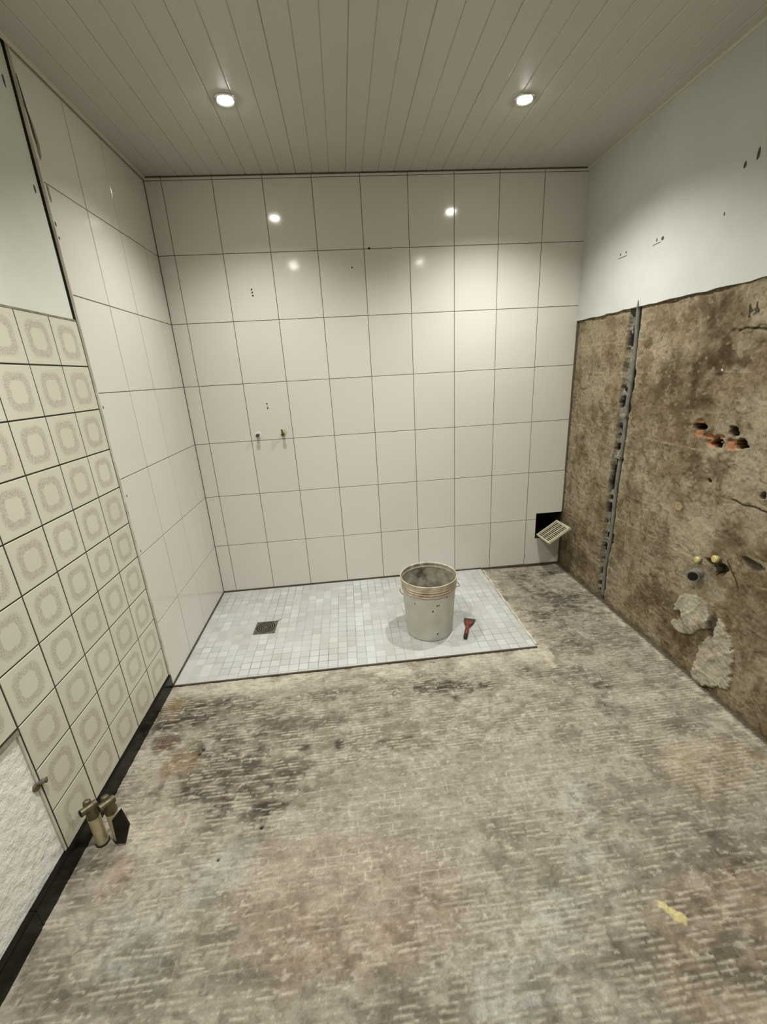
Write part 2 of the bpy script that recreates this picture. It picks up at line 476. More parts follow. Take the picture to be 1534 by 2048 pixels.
        D = np.maximum(D, s * blob(X, Y, bx, by, rx_, ry_, n2 * 0.6 + n3 * 0.4, 1.3, 0.8))
    D = D * (0.55 + 0.75 * sm(0.35, 0.6, streak * 0.5 + n3 * 0.5))
    C = mixc(C, (70, 63, 52), D * 0.95)
    C = mixc(C, (104, 78, 62), blob(X, Y, 0.10, -1.22, .06, .05, n3, 0.8) * 0.7)
    C = mixc(C, (150, 122, 86), blob(X, Y, 0.18, -1.33, .09, .07, n3 * .5 + mot2 * .5, 1.5) * 0.5)
    C = mixc(C, (150, 126, 84), blob(X, Y, 0.06, -1.02, .05, .08, n3, 1.1) * 0.5)
    C = mixc(C, (214, 202, 180), blob(X, Y, 0.16, -1.55, .18, .08, n3, 1.0) * 0.45)
    # pale mortar smear along the shower edge
    edge = sm(-0.10, 0.0, -(np.abs(Y - (YS - 0.05)))) * (X < XS + .05) * (Y < YS + .02)
    C = mixc(C, (206, 198, 178), edge * sm(0.3, 0.6, n2) * 0.8)
    C = mixc(C, (204, 194, 166), sm(0.03, 0.0, np.abs(X - XS - 0.012 - 0.01 * (n2 - .5))) * (Y > YS - 0.16) * sm(0.3, 0.5, n3) * 0.8)
    C = mixc(C, (210, 200, 178), dash * 0.62 * (0.5 + 0.7 * n2))
    C = mixc(C, (206, 197, 180), line * 0.5)
    C = mixc(C, (112, 103, 86), (1 - ridge) * gap * keep_d * (1 - smooth) * 0.26)  # shading between the comb ridges, painted as darker grooves
    C = mixc(C, (90, 82, 68), pits * 0.45)
    C = mixc(C, (206, 197, 176), sm(0.66, 0.80, fbm(X * 60, Y * 110, 81, 3)) * 0.55)
    C = mixc(C, (120, 110, 92), sm(0.60, 0.72, streak) * 0.30)
    # yellow putty smear
    u = (X - 1.616) * 0.56 - (Y + 1.960) * 0.83; v = (X - 1.616) * 0.83 + (Y + 1.960) * 0.56
    ye = sm(0.0, 0.3, 1 - np.hypot(u / 0.050, v / 0.013) + (n3 - .5) * 1.6 + (n4 - .5) * .8)
    C = mixc(C, (214, 200, 142), ye * 0.9); h = h + 0.002 * ye
    # two small drill holes and chips along the right wall
    for bx, by, r in ((0.254, -1.272, .008), (0.246, -1.292, .007), (0.532, -1.601, .008), (0.42, -1.68, .006)):
        d = np.hypot(X - bx, Y - by); C = mixc(C, (34, 28, 20), sm(r, r * .5, d)); h = h - 0.006 * sm(r, r * .5, d)
    rim = sm(0.03, 0.0, np.abs(X - W + 0.035 + 0.02 * (n2 - .5)))
    C = mixc(C, (212, 204, 180), rim * sm(0.5, 0.6, n3) * 0.7)
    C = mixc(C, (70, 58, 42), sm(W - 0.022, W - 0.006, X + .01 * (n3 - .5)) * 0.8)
    C = C * (0.82 + 0.34 * (n4 - 0.5))[..., None]
    Z = base + h
    xc = 0.25 * (X[:-1, :-1] + X[1:, :-1] + X[1:, 1:] + X[:-1, 1:]); yc = 0.25 * (Y[:-1, :-1] + Y[1:, :-1] + Y[1:, 1:] + Y[:-1, 1:])
    keep = ~((xc < XS - 0.004) & (yc > YS + 0.004))
    me = grid_mesh('floor', X, Y, Z, C, keep, 'screed', flip=True)
    o = link('floor', me)
    tag(o, 'stripped grey-brown screed floor with adhesive ridges and dark stains', 'floor', kind='structure')
    return o
floor = build_floor()

# ------------------------------------------------------------------ stripped right wall
ZR = 1.562
CH = [(-0.541, 1.60), (-0.541, 1.461), (-0.546, 1.338), (-0.542, 1.23), (-0.54, 1.118), (-0.541, 1.022), (-0.542, 0.909), (-0.535, 0.825), (-0.533, 0.691), (-0.534, 0.573), (-0.535, 0.429), (-0.532, 0.303), (-0.522, 0.194), (-0.528, 0.02)]
def build_right():
    ys = axis_pts([(0.02, -1.75, 0.0032), (-1.75, YF, 0.02)])
    zs = axis_pts([(-0.03, ZR, 0.0032)])
    Y, Z = np.meshgrid(ys, zs, indexing='ij')
    n1 = fbm(Y * 3, Z * 3, 2, 5); n2 = fbm(Y * 8, Z * 8, 6, 4); n3 = fbm(Y * 28, Z * 28, 10, 3); n4 = fbm(Y * 80, Z * 80, 15, 2)
    vert = fbm(Y * 30, Z * 6, 22, 3)
    h = 0.006 * (n2 - 0.5) + 0.005 * (n3 - 0.5) + 0.0022 * (n4 - 0.5)
    C = np.empty(Y.shape + (3,), np.float32); C[:] = s2l((150, 137, 114))
    C = mixc(C, (122, 107, 82), sm(0.42, 0.6, n1))
    C = mixc(C, (152, 138, 110), sm(0.50, 0.70, n2) * 0.5)
    C = mixc(C, (108, 92, 68), sm(0.55, 0.72, vert * .5 + n3 * .5) * 0.7)
    mt = fbm(Y * 18, Z * 14, 111, 4); mt2 = fbm(Y * 48, Z * 40, 113, 3)
    C = mixc(C, (96, 82, 58), sm(0.53, 0.70, mt) * 0.42); C = mixc(C, (158, 146, 120), sm(0.48, 0.34, mt) * 0.35)
    C = mixc(C, (84, 70, 48), sm(0.58, 0.72, mt2) * 0.4); h = h + 0.007 * (mt - .5) - 0.0015 * sm(0.58, 0.72, mt2)
    # squares left by the old tiles, left of the chase
    gy = np.abs(((Y + 0.055) / 0.15) % 1 - 0.5); gz = np.abs(((Z - 0.06) / 0.15) % 1 - 0.5)
    gl = np.maximum(sm(0.45, 0.49, gy), sm(0.45, 0.49, gz)) * sm(0.42, 0.6, n2)
    C = mixc(C, (158, 144, 114), gl * 0.35); h = h + 0.0012 * gl
    for by, bz in ((-0.25, 1.05), (-0.37, 1.03), (-0.38, 0.91), (-0.33, 0.60), (-0.27, 0.33), (-0.2, 0.8)):
        C = mixc(C, (92, 78, 48), blob(Y, Z, by, bz, .055, .065, n3, 0.8) * 0.55)
    # dark brown wet-looking glue
    for by, bz, ry_, rz_, s in ((-0.99, 1.31, .14, .10, .85), (-0.93, 1.24, .14, .08, .6), (-0.82, 1.27, .16, .10, .55), (-0.98, 1.15, .08, .07, .85), (-0.86, 1.12, .10, .10, .55), (-1.0, 1.40, .10, .13, .65), (-0.95, 1.50, .09, .06, .55),
                                (-0.99, 0.92, .08, .06, .7), (-1.12, 0.91, .09, .05, .6), (-1.05, 0.86, .10, .04, .6), (-1.13, 1.30, .05, .035, .7), (-0.72, 1.16, .10, .14, .45), (-0.63, 0.9, .08, .2, .35), (-0.66, 0.66, .08, .10, .45),
                                (-0.93, 0.24, .22, .13, .55), (-0.88, 0.45, .10, .2, .4), (-0.6, 0.35, .06, .2, .35), (-1.1, 0.10, .12, .07, .6), (-1.45, 0.45, .2, .3, .4), (-0.3, 0.12, .3, .1, .4), (-0.98, 0.7, .06, .05, .5), (-1.24, 0.66, .08, .05, .5)):
        w = s * blob(Y, Z, by, bz, ry_, rz_, n2 * .5 + n3 * .5, 1.1, 0.8)
        C = mixc(C, (64, 49, 27), w * 1.0); h = h - 0.002 * w
    # greyer, lighter render on the near side
    for by, bz, ry_, rz_, s in ((-1.20, 1.45, .15, .13, .75), (-1.24, 0.90, .12, .22, .55), (-1.10, 0.68, .14, .10, .65), (-1.06, 0.60, .12, .12, .5), (-1.28, 1.15, .16, .14, .45), (-1.13, 0.44, .14, .11, .6), (-0.15, 1.45, .12, .1, .3)):
        C = mixc(C, (160, 149, 124), s * blob(Y, Z, by, bz, ry_, rz_, n2, 0.8, 0.5)); 
    lip = (Y < -1.045) & (Z > 1.40)
    h = h + 0.004 * (sm(-1.045, -1.06, Y + .02 * (n3 - .5)) * sm(1.395, 1.405, Z + .012 * np.sin(Y * 60) + .01 * (n3 - .5)))
    # ridges of glue
    sw = np.abs(fbm(Y * 14 + 0.6 * n2, Z * 14, 91, 3) - 0.5)
    C = mixc(C, (92, 76, 52), sm(0.03, 0.0, sw) * 0.45); h = h - 0.0015 * sm(0.03, 0, sw)
    C = mixc(C, (164, 150, 120), sm(0.66, 0.80, fbm(Y * 45, Z * 60, 95, 3)) * 0.45)
    # white putty patches near the floor
    p1 = [(-1.082, .343), (-1.158, .366), (-1.191, .354), (-1.216, .307), (-1.216, .254), (-1.166, .209), (-1.159, .183), (-1.101, .15), (-1.055, .158), (-1.043, .185), (-1.092, .221), (-1.081, .255), (-1.046, .239), (-1.039, .273)]
    p2 = [(-1.258, .333), (-1.303, .305), (-1.332, .257), (-1.35, .201), (-1.359, .115), (-1.359, .067), (-1.328, .052), (-1.299, .02), (-1.253, 0.0), (-1.202, -.011), (-1.186, .023), (-1.199, .086), (-1.203, .164), (-1.224, .209), (-1.248, .244)]
    Yd = Y + 0.014 * (n3 - .5) + 0.02 * (n4 - .5); Zd = Z + 0.014 * (fbm(Y * 30, Z * 30, 33, 3) - .5)
    m1 = in_poly(Yd, Zd, p1).astype(np.float32); m2 = in_poly(Yd, Zd, p2).astype(np.float32)
    pm = np.maximum(m1, m2)
    fold = np.abs(((Y * 0.8 + Z * 0.6) / 0.07 + 0.8 * n2) % 1 - 0.5)
    C = mixc(C, (186, 177, 157), pm * (0.55 + 0.5 * n2)); C = mixc(C, (136, 125, 103), pm * sm(0.42, 0.5, fold) * 0.6); C = mixc(C, (120, 108, 86), pm * sm(0.55, 0.68, mt) * 0.6)
    h = h + pm * (0.010 + 0.004 * (fbm(Y * 20, Z * 20, 35, 2) - .5) + 0.002 * sm(0.3, 0.5, fold))
    gapm = blob(Y, Z, -1.235, 0.27, .025, .07, n3, .6); C = mixc(C, (56, 48, 36), gapm * .8); h = h - .008 * gapm
    gap2 = blob(Y, Z, -1.195, 0.185, .03, .035, n3, .6); C = mixc(C, (84, 74, 56), gap2 * .8)
    # grey wet area round the drain pipe and its broken pocket
    C = mixc(C, (128, 120, 100), blob(Y, Z, -1.11, 0.45, .09, .07, n3, .4) * .6)
    C = mixc(C, (158, 150, 130), blob(Y, Z, -1.24, 0.42, .04, .06, n3, .5) * .6)
    for by, bz, ry_, rz_, dp in ((-1.215, 0.525, .035, .030, .022), (-1.165, 0.535, .03, .015, .016), (-1.33, 0.60, .05, .02, .008)):
        w = blob(Y, Z, by, bz, ry_, rz_, n3, .5, .4); C = mixc(C, (48, 40, 28), w * .85); h = h - dp * w
    # cracks
    for (a, b2, c, d) in ((-1.09, 1.401, -1.127, 1.407), (-1.127, 1.405, -1.21, 1.392), (-1.20, .805, -1.34, .80), (-1.235, .565, -1.30, .49), (-0.50, .93, -0.48, .88)):
        t = np.clip(((Y - a) * (c - a) + (Z - b2) * (d - b2)) / ((c - a) ** 2 + (d - b2) ** 2), 0, 1)
        dd = np.hypot(Y - a - t * (c - a), Z - b2 - t * (d - b2) + .012 * (n3 - .5)); w = sm(.0055, .002, dd)
        C = mixc(C, (52, 44, 30), w * .9); h = h - .003 * w
    # broken hollow-brick holes with orange clay showing
    for by, bz, ry_, rz_ in ((-0.996, 1.070, .034, .026), (-0.996, 1.030, .026, .020), (-1.070, 0.998, .038, .027), (-1.045, 1.020, .030, .014), (-1.155, 1.006, .032, .021), (-1.10, 1.026, .024, .010)):
        w = blob(Y, Z, by, bz, ry_, rz_, n3, .6, .3); C = mixc(C, (164, 108, 72), w * .8); h = h - .007 * w
    for by, bz, ry_, rz_ in ((-0.980, 1.052, .018, .014), (-1.014, 1.052, .018, .018), (-1.088, 1.000, .027, .021), (-1.150, 1.054, .020, .021), (-1.188, 1.012, .027, .019), (-1.313, 0.852, .013, .013), (-1.09, .851, .010, .008)):
        w = blob(Y, Z, by, bz, ry_, rz_, n4, .5, .2); C = mixc(C, (8, 6, 3), blob(Y, Z, by, bz, ry_ * 1.02, rz_ * 1.02, n4, .4, .12)); h = h - .050 * w  # near-black paint stands in for the shade inside the holes
    # small bright screw, round pale plug
    w = sm(.005, .003, np.hypot(Y + 1.051, Z - 1.269)); C = mixc(C, (220, 214, 200), w)
    w = sm(.022, .016, np.hypot((Y + .96), (Z - .706))); C = mixc(C, (176, 156, 112), w * .8)
    # pencil scribble on the lighter render
    for (a, b2, c, d) in ((-1.120, 1.482, -1.124, 1.442), (-1.120, 1.478, -1.131, 1.462), (-1.124, 1.458, -1.134, 1.460), (-1.124, 1.444, -1.128, 1.441), (-1.147, 1.483, -1.147, 1.474), (-1.140, 1.463, -1.150, 1.468), (-1.150, 1.468, -1.157, 1.456), (-1.157, 1.456, -1.141, 1.449), (-1.145, 1.462, -1.147, 1.459), (-1.094, 1.457, -1.095, 1.454)):
        t = np.clip(((Y - a) * (c - a) + (Z - b2) * (d - b2)) / ((c - a) ** 2 + (d - b2) ** 2 + 1e-9), 0, 1)
        dd = np.hypot(Y - a - t * (c - a), Z - b2 - t * (d - b2)); C = mixc(C, (44, 36, 22), sm(.0045, .002, dd) * .9)
    # the cable chase
    cz = np.array([p[1] for p in CH])[::-1]; cy = np.array([p[0] for p in CH])[::-1]
    yr = np.interp(Z, cz, cy)                 # conduit centre line
    ne = fbm(Z * 22 + 3, Y * 4, 45, 3)
    yl_ = yr + 0.076 - 0.012 * (1 - sm(0.1, 0.5, Z)) + 0.016 * (ne - 0.5)
    yn_ = yr - 0.013 - 0.012 * sm(0.55, 0.75, fbm(Z * 14, Y * 3, 47, 2))
    ch = sm(0, .004, yl_ - Y) * sm(0, .004, Y - yn_)
    rub = fbm(Y * 60, Z * 45, 49, 3)
    h = h * (1 - ch) - ch * (0.024 + 0.016 * (0.6 - rub))
    C = mixc(C, (128, 124, 108), ch * 0.9)
    C = mixc(C, (18, 14, 9), ch * sm(0.47, 0.55, fbm(Y * 25, Z * 26, 52, 2)))
    C = mixc(C, (176, 170, 152), ch * sm(0.60, 0.70, rub) * 0.7)
    C = mixc(C, (214, 206, 186), sm(.014, .010, np.hypot((Y + .499) * 1.0, (Z - 1.20) * 1.0)))
    C = mixc(C, (112, 112, 100), sm(1.46, 1.50, Z) * ch)
    C = mixc(C, (158, 152, 130), sm(0.012, 0.0, np.abs(Y - yn_ + .006)) * sm(.4, .6, ne) * .5)
    # darker at the tiled corner and the floor; painted shadow edge under the paint
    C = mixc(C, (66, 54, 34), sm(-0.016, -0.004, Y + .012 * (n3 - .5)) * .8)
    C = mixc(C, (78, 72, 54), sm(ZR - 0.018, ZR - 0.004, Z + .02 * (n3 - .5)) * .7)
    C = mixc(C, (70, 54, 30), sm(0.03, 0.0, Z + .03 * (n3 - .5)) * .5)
    C = C * (0.95 + 0.3 * (n4 - 0.5))[..., None]
    X = W + 0.004 - h
    keep = np.ones((X.shape[0] - 1, X.shape[1] - 1), bool)
    me = grid_mesh('wall_right', X, Y, Z, C, keep, 'bare_wall', flip=True)
    o = link('wall_right', me)
    tag(o, 'stripped brown side wall with white painted plaster above and a cable chase', 'wall', kind='structure')
    return o
wall_right = build_right()
up = MB()
rnd = random.Random(3)
top_edge = []
yy = 0.02
while yy > YF:
    top_edge.append((yy, ZR - 0.004 + rnd.uniform(-.003, .003))); yy -= 0.045
poly = [(0.02, H + 0.02)] + top_edge + [(YF, ZR), (YF, H + 0.02)]
up.prism(poly, 0, W - 0.006, W + 0.10).obj('upper_plaster', 'paint', wall_right)
MB().box(W + 0.055, W + 0.10, YF, 0.02, -0.05, ZR + 0.01).obj('masonry_core', 'duct', wall_right)

def strokes(parent, segs, r=0.0018, x=W - 0.0062):
    for (a, b2, c, d) in segs:
        MB().prism([(a, b2 - r), (c, d - r), (c, d + r), (a, b2 + r)], 0, x - .0006, x + .001).obj('pencil_mark', 'pencil', parent)
strokes(wall_right, [(-0.345, 1.800, -0.408, 1.800), (-0.587, 1.795, -0.635, 1.797)], .0011)
def specks(parent, pts, x, mat='pencil'):
    for (yy_, zz, ry_, rz_) in pts:
        n = 7
        pl = [(yy_ + ry_ * math.cos(2 * PI * k / n) * random.uniform(.7, 1.1), zz + rz_ * math.sin(2 * PI * k / n) * random.uniform(.7, 1.1)) for k in range(n)]
        MB().prism(pl, 0, x - .0008, x + .001).obj('drill_hole', mat, parent)
specks(wall_right, [(-0.358, 1.815, .005, .006), (-0.402, 1.815, .004, .007), (-0.609, 1.811, .004, .007), (-0.645, 1.808, .009, .010), (-1.002, 1.925, .006, .012), (-1.047, 1.938, .006, .020), (-0.95, 1.80, .003, .009)], W - 0.006)

# ------------------------------------------------------------------ end wall with white tiles
XV = [0.0] + [0.0834 + 0.2475 * k for k in range(9)] + [W]
ZH = [0.0] + [0.3312 + 0.3274 * k for k in range(7)] + [H]
HX0, HZ0, HZ1 = 2.131, 0.190, 0.372          # duct opening reaching the right wall
wb = MB()
wb.box(-0.14, HX0, 0.0015, 0.20, -0.05, H + 0.03)
wb.box(HX0, W + 0.06, 0.0015, 0.20, -0.05, HZ0)
wb.box(HX0, W + 0.06, 0.0015, 0.20, HZ1, H + 0.03)
wall_back = tag(wb.obj('wall_back', 'grout'), 'end wall of the room covered with glossy white upright tiles', 'wall', kind='structure')
d = MB()
d.box(HX0 - 0.002, HX0 + 0.002, 0.004, 0.20, HZ0, HZ1); d.box(HX0, W + .06, 0.004, 0.20, HZ0 - .002, HZ0 + .002)
d.box(HX0, W + .06, 0.004, 0.20, HZ1 - .002, HZ1 + .002); d.box(HX0, W + .06, 0.19, 0.2, HZ0, HZ1); d.box(W + .002, W + .06, 0.021, 0.2, HZ0, HZ1)
d.obj('duct_lining', 'duct', wall_back)
J = 0.0032
def put_tile(parent, axis, a0, a1, b0, b1, plane, mat, t=0.010, tilt=0.0016, name='tile'):
    a = a1 - a0 - J; b = b1 - b0 - J
    me = tile_mesh(axis, a, b, t, mat)
    ca, cb = (a0 + a1) / 2, (b0 + b1) / 2
    loc = {'y-': (ca, plane, cb), 'x+': (plane, ca, cb), 'z+': (ca, cb, plane)}[axis]
    o = link(name, me, parent, loc)
    r = random.uniform
    if axis == 'y-': o.rotation_euler = (r(-tilt, tilt), 0, r(-tilt, tilt))
    elif axis == 'x+': o.rotation_euler = (0, r(-tilt, tilt), r(-tilt, tilt))
    return o
TB = {}
for i in range(len(XV) - 1):
    for j in range(len(ZH) - 1):
        x0, x1, z0, z1 = XV[i], XV[i + 1], ZH[j], ZH[j + 1]
        if i == 0: x0 += 0.001
        if i == len(XV) - 2: x1 -= 0.003
        if j == 0: z0 = 0.007 if i < 7 else 0.002
        if j == len(ZH) - 2: z1 = H - 0.004
        if i == len(XV) - 2 and j == 0:      # tile cut round the duct opening
            e = J / 2
            pl = [(x0 + e, z0), (x1, z0), (x1, HZ0), (HX0, HZ0), (HX0, z1 - e), (x0 + e, z1 - e)]
            MB().prism(pl, 1, 0.0, 0.010).obj('tile', 'white_tile', wall_back); continue
        if i == len(XV) - 2 and j == 1:
            e = J / 2
            pl = [(x0 + e, z0 + e), (HX0, z0 + e), (HX0, HZ1), (x1, HZ1), (x1, z1 - e), (x0 + e, z1 - e)]
            MB().prism(pl, 1, 0.0, 0.010).obj('tile', 'white_tile', wall_back); continue
        TB[i, j] = put_tile(wall_back, 'y-', x0, x1, z0, z1, 0.0, 'white_tile')
# drilled holes in tiles
def hole_disc(parent, x, z, r, mat='black'):
    n = 9
    i = max(k for k in range(len(XV) - 1) if XV[k] <= x); j = max(k for k in range(len(ZH) - 1) if ZH[k] <= z)
    tl = TB[i, j]
    o = MB().prism([(x + r * math.cos(2 * PI * k / n), z + r * math.sin(2 * PI * k / n)) for k in range(n)], 1, -0.0012, 0.002).obj('drill_hole', mat, tl)
    o.matrix_parent_inverse = tl.matrix_basis.inverted()
for x, z in ((0.452, 1.796), (0.4535, 1.781), (0.455, 1.766), (1.002, 1.882), (1.101, 1.970), (0.4505, 1.196), (0.452, 1.171)):
    hole_disc(wall_back, x, z, 0.0042 if z < 1.9 else 0.006)
hole_disc(wall_back, 0.4515, 1.183, 0.003, 'mortar')

# ------------------------------------------------------------------ left wall: white tiles, patterned tiles, plaster
YE = -0.883
wl = MB(); wl.box(-0.14, -0.030, YF, 0.02, -0.05, H + 0.03)
wl.box(-0.030, -0.0015, YE + 0.004, 0.0015, -0.05, H + 0.03)
wl.box(-0.030, -0.0105, -1.633, YE + 0.004, 0.04, 1.556)
wl.box(-0.030, -0.0105, YF, -1.633, 0.504, 1.556)
wall_left = tag(wl.obj('wall_left', 'dark_grout'), 'left wall with white tiles, beige patterned tiles and white plaster', 'wall', kind='structure')
gl = MB().box(-0.006, -0.0013, YE + 0.004, 0.0, 0, H).obj('grout_bed', 'grout', wall_left)
YV = [0.0, -0.146, -0.3935, -0.641, YE]
for i in range(4):
    for j in range(len(ZH) - 1):
        y1, y0, z0, z1 = YV[i], YV[i + 1], ZH[j], ZH[j + 1]
        if i == 0: y1 -= 0.001
        if j == 0: z0 = 0.007
        if j == len(ZH) - 2: z1 = H - 0.012
        put_tile(wall_left, 'x+', y0, y1, z0, z1, 0.0, 'white_tile', t=0.012)
# cut-edge mortar of the white tiling (pale strip facing the camera)
MB().box(-0.0095, -0.0006, YE - 0.0005, YE + 0.0035, 0.06, H).obj('edge_strip', 'edge_white', wall_left)
MB().box(-0.030, -0.0095, YE, YE + 0.0035, 0.06, H).obj('edge_gap_shade', 'dark_grout', wall_left)  # solid dark strip standing in for the shade in the crack
PT, PZ = 0.15, 0.0573
PX = -0.009
NEAR = -1.633
jj = J
n_cols = 14
for c in range(n_cols):
    y1 = YE - 0.002 - PT * c; y0 = y1 - PT
    if y0 < YF: break
    for r in range(10):
        if c >= 5 and r < 3: continue
        z0 = PZ + PT * r
        J = 0.0046
        put_tile(wall_left, 'x+', y0, y1, z0, z0 + PT, PX, 'pattern', t=0.006, tilt=0.003, name='patterned_tile')
J = jj
# plaster above and below the patterned tiles
MB().prism([(YF, 1.560), (YE - 0.0065, 1.560), (YE - 0.0045, 1.75), (YE - 0.0075, 1.95), (YE - 0.005, 2.2), (YE - 0.007, H + 0.02), (YF, H + 0.02)], 0, -0.06, -0.015).obj('upper_plaster', 'paint_left', wall_left)
MB().box(-0.06, -0.0105, YF, YE - 0.003, 1.5565, 1.5625).obj('mortar_line', 'mortar', wall_left)
MB().box(-0.06, -0.019, YF, -1.640, 0.0, 0.500).obj('lower_plaster', 'rough_plaster', wall_left)
MB().box(-0.05, -0.0115, YF, -1.634, 0.487, 0.5058).obj('mortar_line', 'mortar', wall_left)
MB().box(-0.05, -0.0135, -1.6395, -1.633, 0.05, 0.50).obj('mortar_line', 'edge_white', wall_left)
for (yy_, zz, ry_, rz_) in ((-0.876, 1.852, .0035, .008), (-0.876, 1.813, .003, .005), (-0.874, 1.263, .003, .006), (-0.868, 0.916, .003, .005), (-0.869, 0.676, .003, .006)):
    specks(wall_left, [(yy_, zz, ry_, rz_)], 0.0002, 'pencil')
specks(wall_left, [(-0.914, 1.937, .004, .014), (-0.925, 2.20, .004, .02)], -0.015, 'pencil')
# chipped glaze along the cut edge
random.seed(8)
for pl in ([(-.883, 2.175), (-.872, 2.16), (-.858, 2.12), (-.853, 2.08), (-.858, 2.045), (-.868, 2.03), (-.872, 2.05), (-.867, 2.09), (-.874, 2.13), (-.880, 2.15)],
           [(-.872, 1.965), (-.864, 1.962), (-.864, 1.93), (-.868, 1.915), (-.874, 1.935)]):
    MB().prism(pl, 0, -.0005, .0012).obj('chipped_edge', 'mortar', wall_left)
MB().prism([(-.8815, 2.24), (-.876, 2.20), (-.870, 2.145), (-.866, 2.10), (-.868, 2.06), (-.873, 2.09), (-.876, 2.13), (-.880, 2.19)], 0, -.0003, .0016).obj('chipped_edge', 'dark_grout', wall_left)

# black skirting tiles along the left wall
sk = MB().box(-0.019, -0.006, YF, YE - 0.002, -0.02, 0.05).obj('baseboard_left', 'dark_grout')
tag(sk, 'row of glossy black skirting tiles at the foot of the left wall', 'baseboard', kind='structure')
yy = YE - 0.004; lens = [0.30] * 9
for k, ln in enumerate(lens):
    if yy - ln < YF: break
    m = MB()
    zt = 0.058
    m.prism([(-0.0185, -0.012), (0.0005, -0.012), (0.0005, zt - .003), (-0.002, zt), (-0.0185, zt)], 1, yy - ln + 0.0012, yy)
    m.obj('skirting_tile', 'black_tile', sk); yy -= ln

# ------------------------------------------------------------------ wall behind the camera
wf = MB(); wf.box(-0.14, W + 0.10, YF - 0.12, YF, -0.05, H + 0.03)
tag(wf.obj('wall_front', 'paint'), 'plain white plastered wall behind the viewer', 'wall', kind='structure')

# ------------------------------------------------------------------ ceiling of narrow white slats
ce = MB().box(-0.14, W + 0.10, YF - 0.12, 0.20, H + 0.010, H + 0.12).obj('ceiling', 'slat_gap')
tag(ce, 'ceiling clad with narrow white slats running away from the viewer', 'ceiling', kind='structure')
pitch = 0.0835; k = 0; x = 0.0
while x < W - 0.01:
    x1 = min(x + pitch, W)
    g = 0.0006 if k % 3 else 0.0016
    a, b2 = x + g * .5, x1 - 0.0004
    prof = [(a, H + 0.010), (a, H + 0.0018), (a + 0.0035, H), (b2 - 0.0035, H), (b2, H + 0.0018), (b2, H + 0.010)]
    MB().prism(prof, 1, YF + 0.002, -0.004).obj('ceiling_slat', 'slat', ce)
    x = x1; k += 1
def trim(n, bm, mat, label):
    return tag(bm.obj('trim_%d' % n, mat), label, 'trim', kind='structure')
trim(1, MB().prism([(0.0006, H - 0.011), (0.005, H - 0.011), (0.012, H - 0.003), (0.012, H + .001), (0.0006, H + .001)], 1, YF, -0.001), 'trim_white', 'thin white profile where the slat ceiling meets the left wall')
trim(2, MB().prism([(W - .0062, H - 0.010), (W - .010, H - 0.010), (W - .016, H - 0.003), (W - .016, H + .001), (W - .0062, H + .001)], 1, YF, -0.001), 'trim_white', 'thin white profile where the slat ceiling meets the right wall')
trim(3, MB().box(0.0, XS, -0.004, 0.0012, -0.002, 0.0075), 'silicone', 'dark joint between the shower mosaic and the end wall')
trim(4, MB().box(-0.0012, 0.004, YS, -0.001, -0.002, 0.0075), 'silicone', 'dark joint between the shower mosaic and the left wall')
trim(5, MB().box(-0.002, XS, YS - 0.007, YS, -0.02, 0.0008), 'silicone', 'dark edge strip along the front of the shower mosaic')
trim(6, MB().box(XS, W - 0.002, -0.007, 0.0012, -0.03, 0.0015), 'silicone', 'dark joint under the end wall tiles beside the shower')
ed = MB(); rnd = random.Random(5); yy = -0.03
pts = []
while yy > YS - 0.005:
    pts.append((XS + 0.006 + rnd.uniform(-.002, .003), yy, -0.003 + rnd.uniform(-.001, .001))); yy -= 0.03
ed.tube(pts, [0.006 + rnd.uniform(-.0015, .002) for _ in pts], 8)
trim(7, ed, 'edge_mortar', 'pale crumbly mortar bead along the right edge of the shower')

# ------------------------------------------------------------------ shower floor mosaic
sf = MB().box(-0.002, XS, YS, 0.0, -0.06, -0.0008).obj('floor_shower', 'mosaic_grout')
tag(sf, 'level shower area of small pale grey square mosaic tiles', 'floor', kind='structure')
MP = 0.0475; MJ = 0.003
tiles = []
rnd = random.Random(21)
col = 0; x = 0.006
while x < XS - 0.012:
    if col % 6 == 0: off = rnd.choice([0, 0.012, 0.024, 0.036])
    x1 = min(x + MP, XS - 0.003)
    y = -0.006 + off
    while y > YS + 0.008:
        ya, yb = min(y, -0.006), max(y - MP, YS + 0.002)
        if ya - yb > 0.010 and not (x > 0.30 and x1 < 0.41 and yb > -0.535 and ya < -0.42):
            tiles.append((x + MJ / 2, x1 - MJ / 2, yb + MJ / 2, ya - MJ / 2))
        y -= MP
    x = x1; col += 1
cp = M4.translation
tiles.sort(key=lambda t: -((t[1] - t[0]) * (t[3] - t[2])) / ((Vector(((t[0] + t[1]) / 2, (t[2] + t[3]) / 2, 0)) - cp).length ** 3))
def mosaic_piece(t):
    o = link('mosaic_tile', tile_mesh('z+', t[1] - t[0], t[3] - t[2], 0.0045, 'mosaic', 0.0008), sf, ((t[0] + t[1]) / 2, (t[2] + t[3]) / 2, rnd.uniform(-.0003, .0003)))
    o.rotation_euler = (rnd.uniform(-.006, .006), rnd.uniform(-.006, .006), rnd.uniform(-.01, .01))
for t in tiles[:300]: mosaic_piece(t)
rest = MB()
for t in tiles[300:]:
    me = tile_mesh('z+', t[1] - t[0], t[3] - t[2], 0.0045, 'mosaic', 0.0008)
    cx, cy, cz = (t[0] + t[1]) / 2, (t[2] + t[3]) / 2, rnd.uniform(-.0003, .0003)
    rest.add([(v.co.x + cx, v.co.y + cy, v.co.z + cz) for v in me.vertices], [tuple(p.vertices) for p in me.polygons])
tag(rest.obj('mosaic_tiles', 'mosaic', sf), kind='stuff')

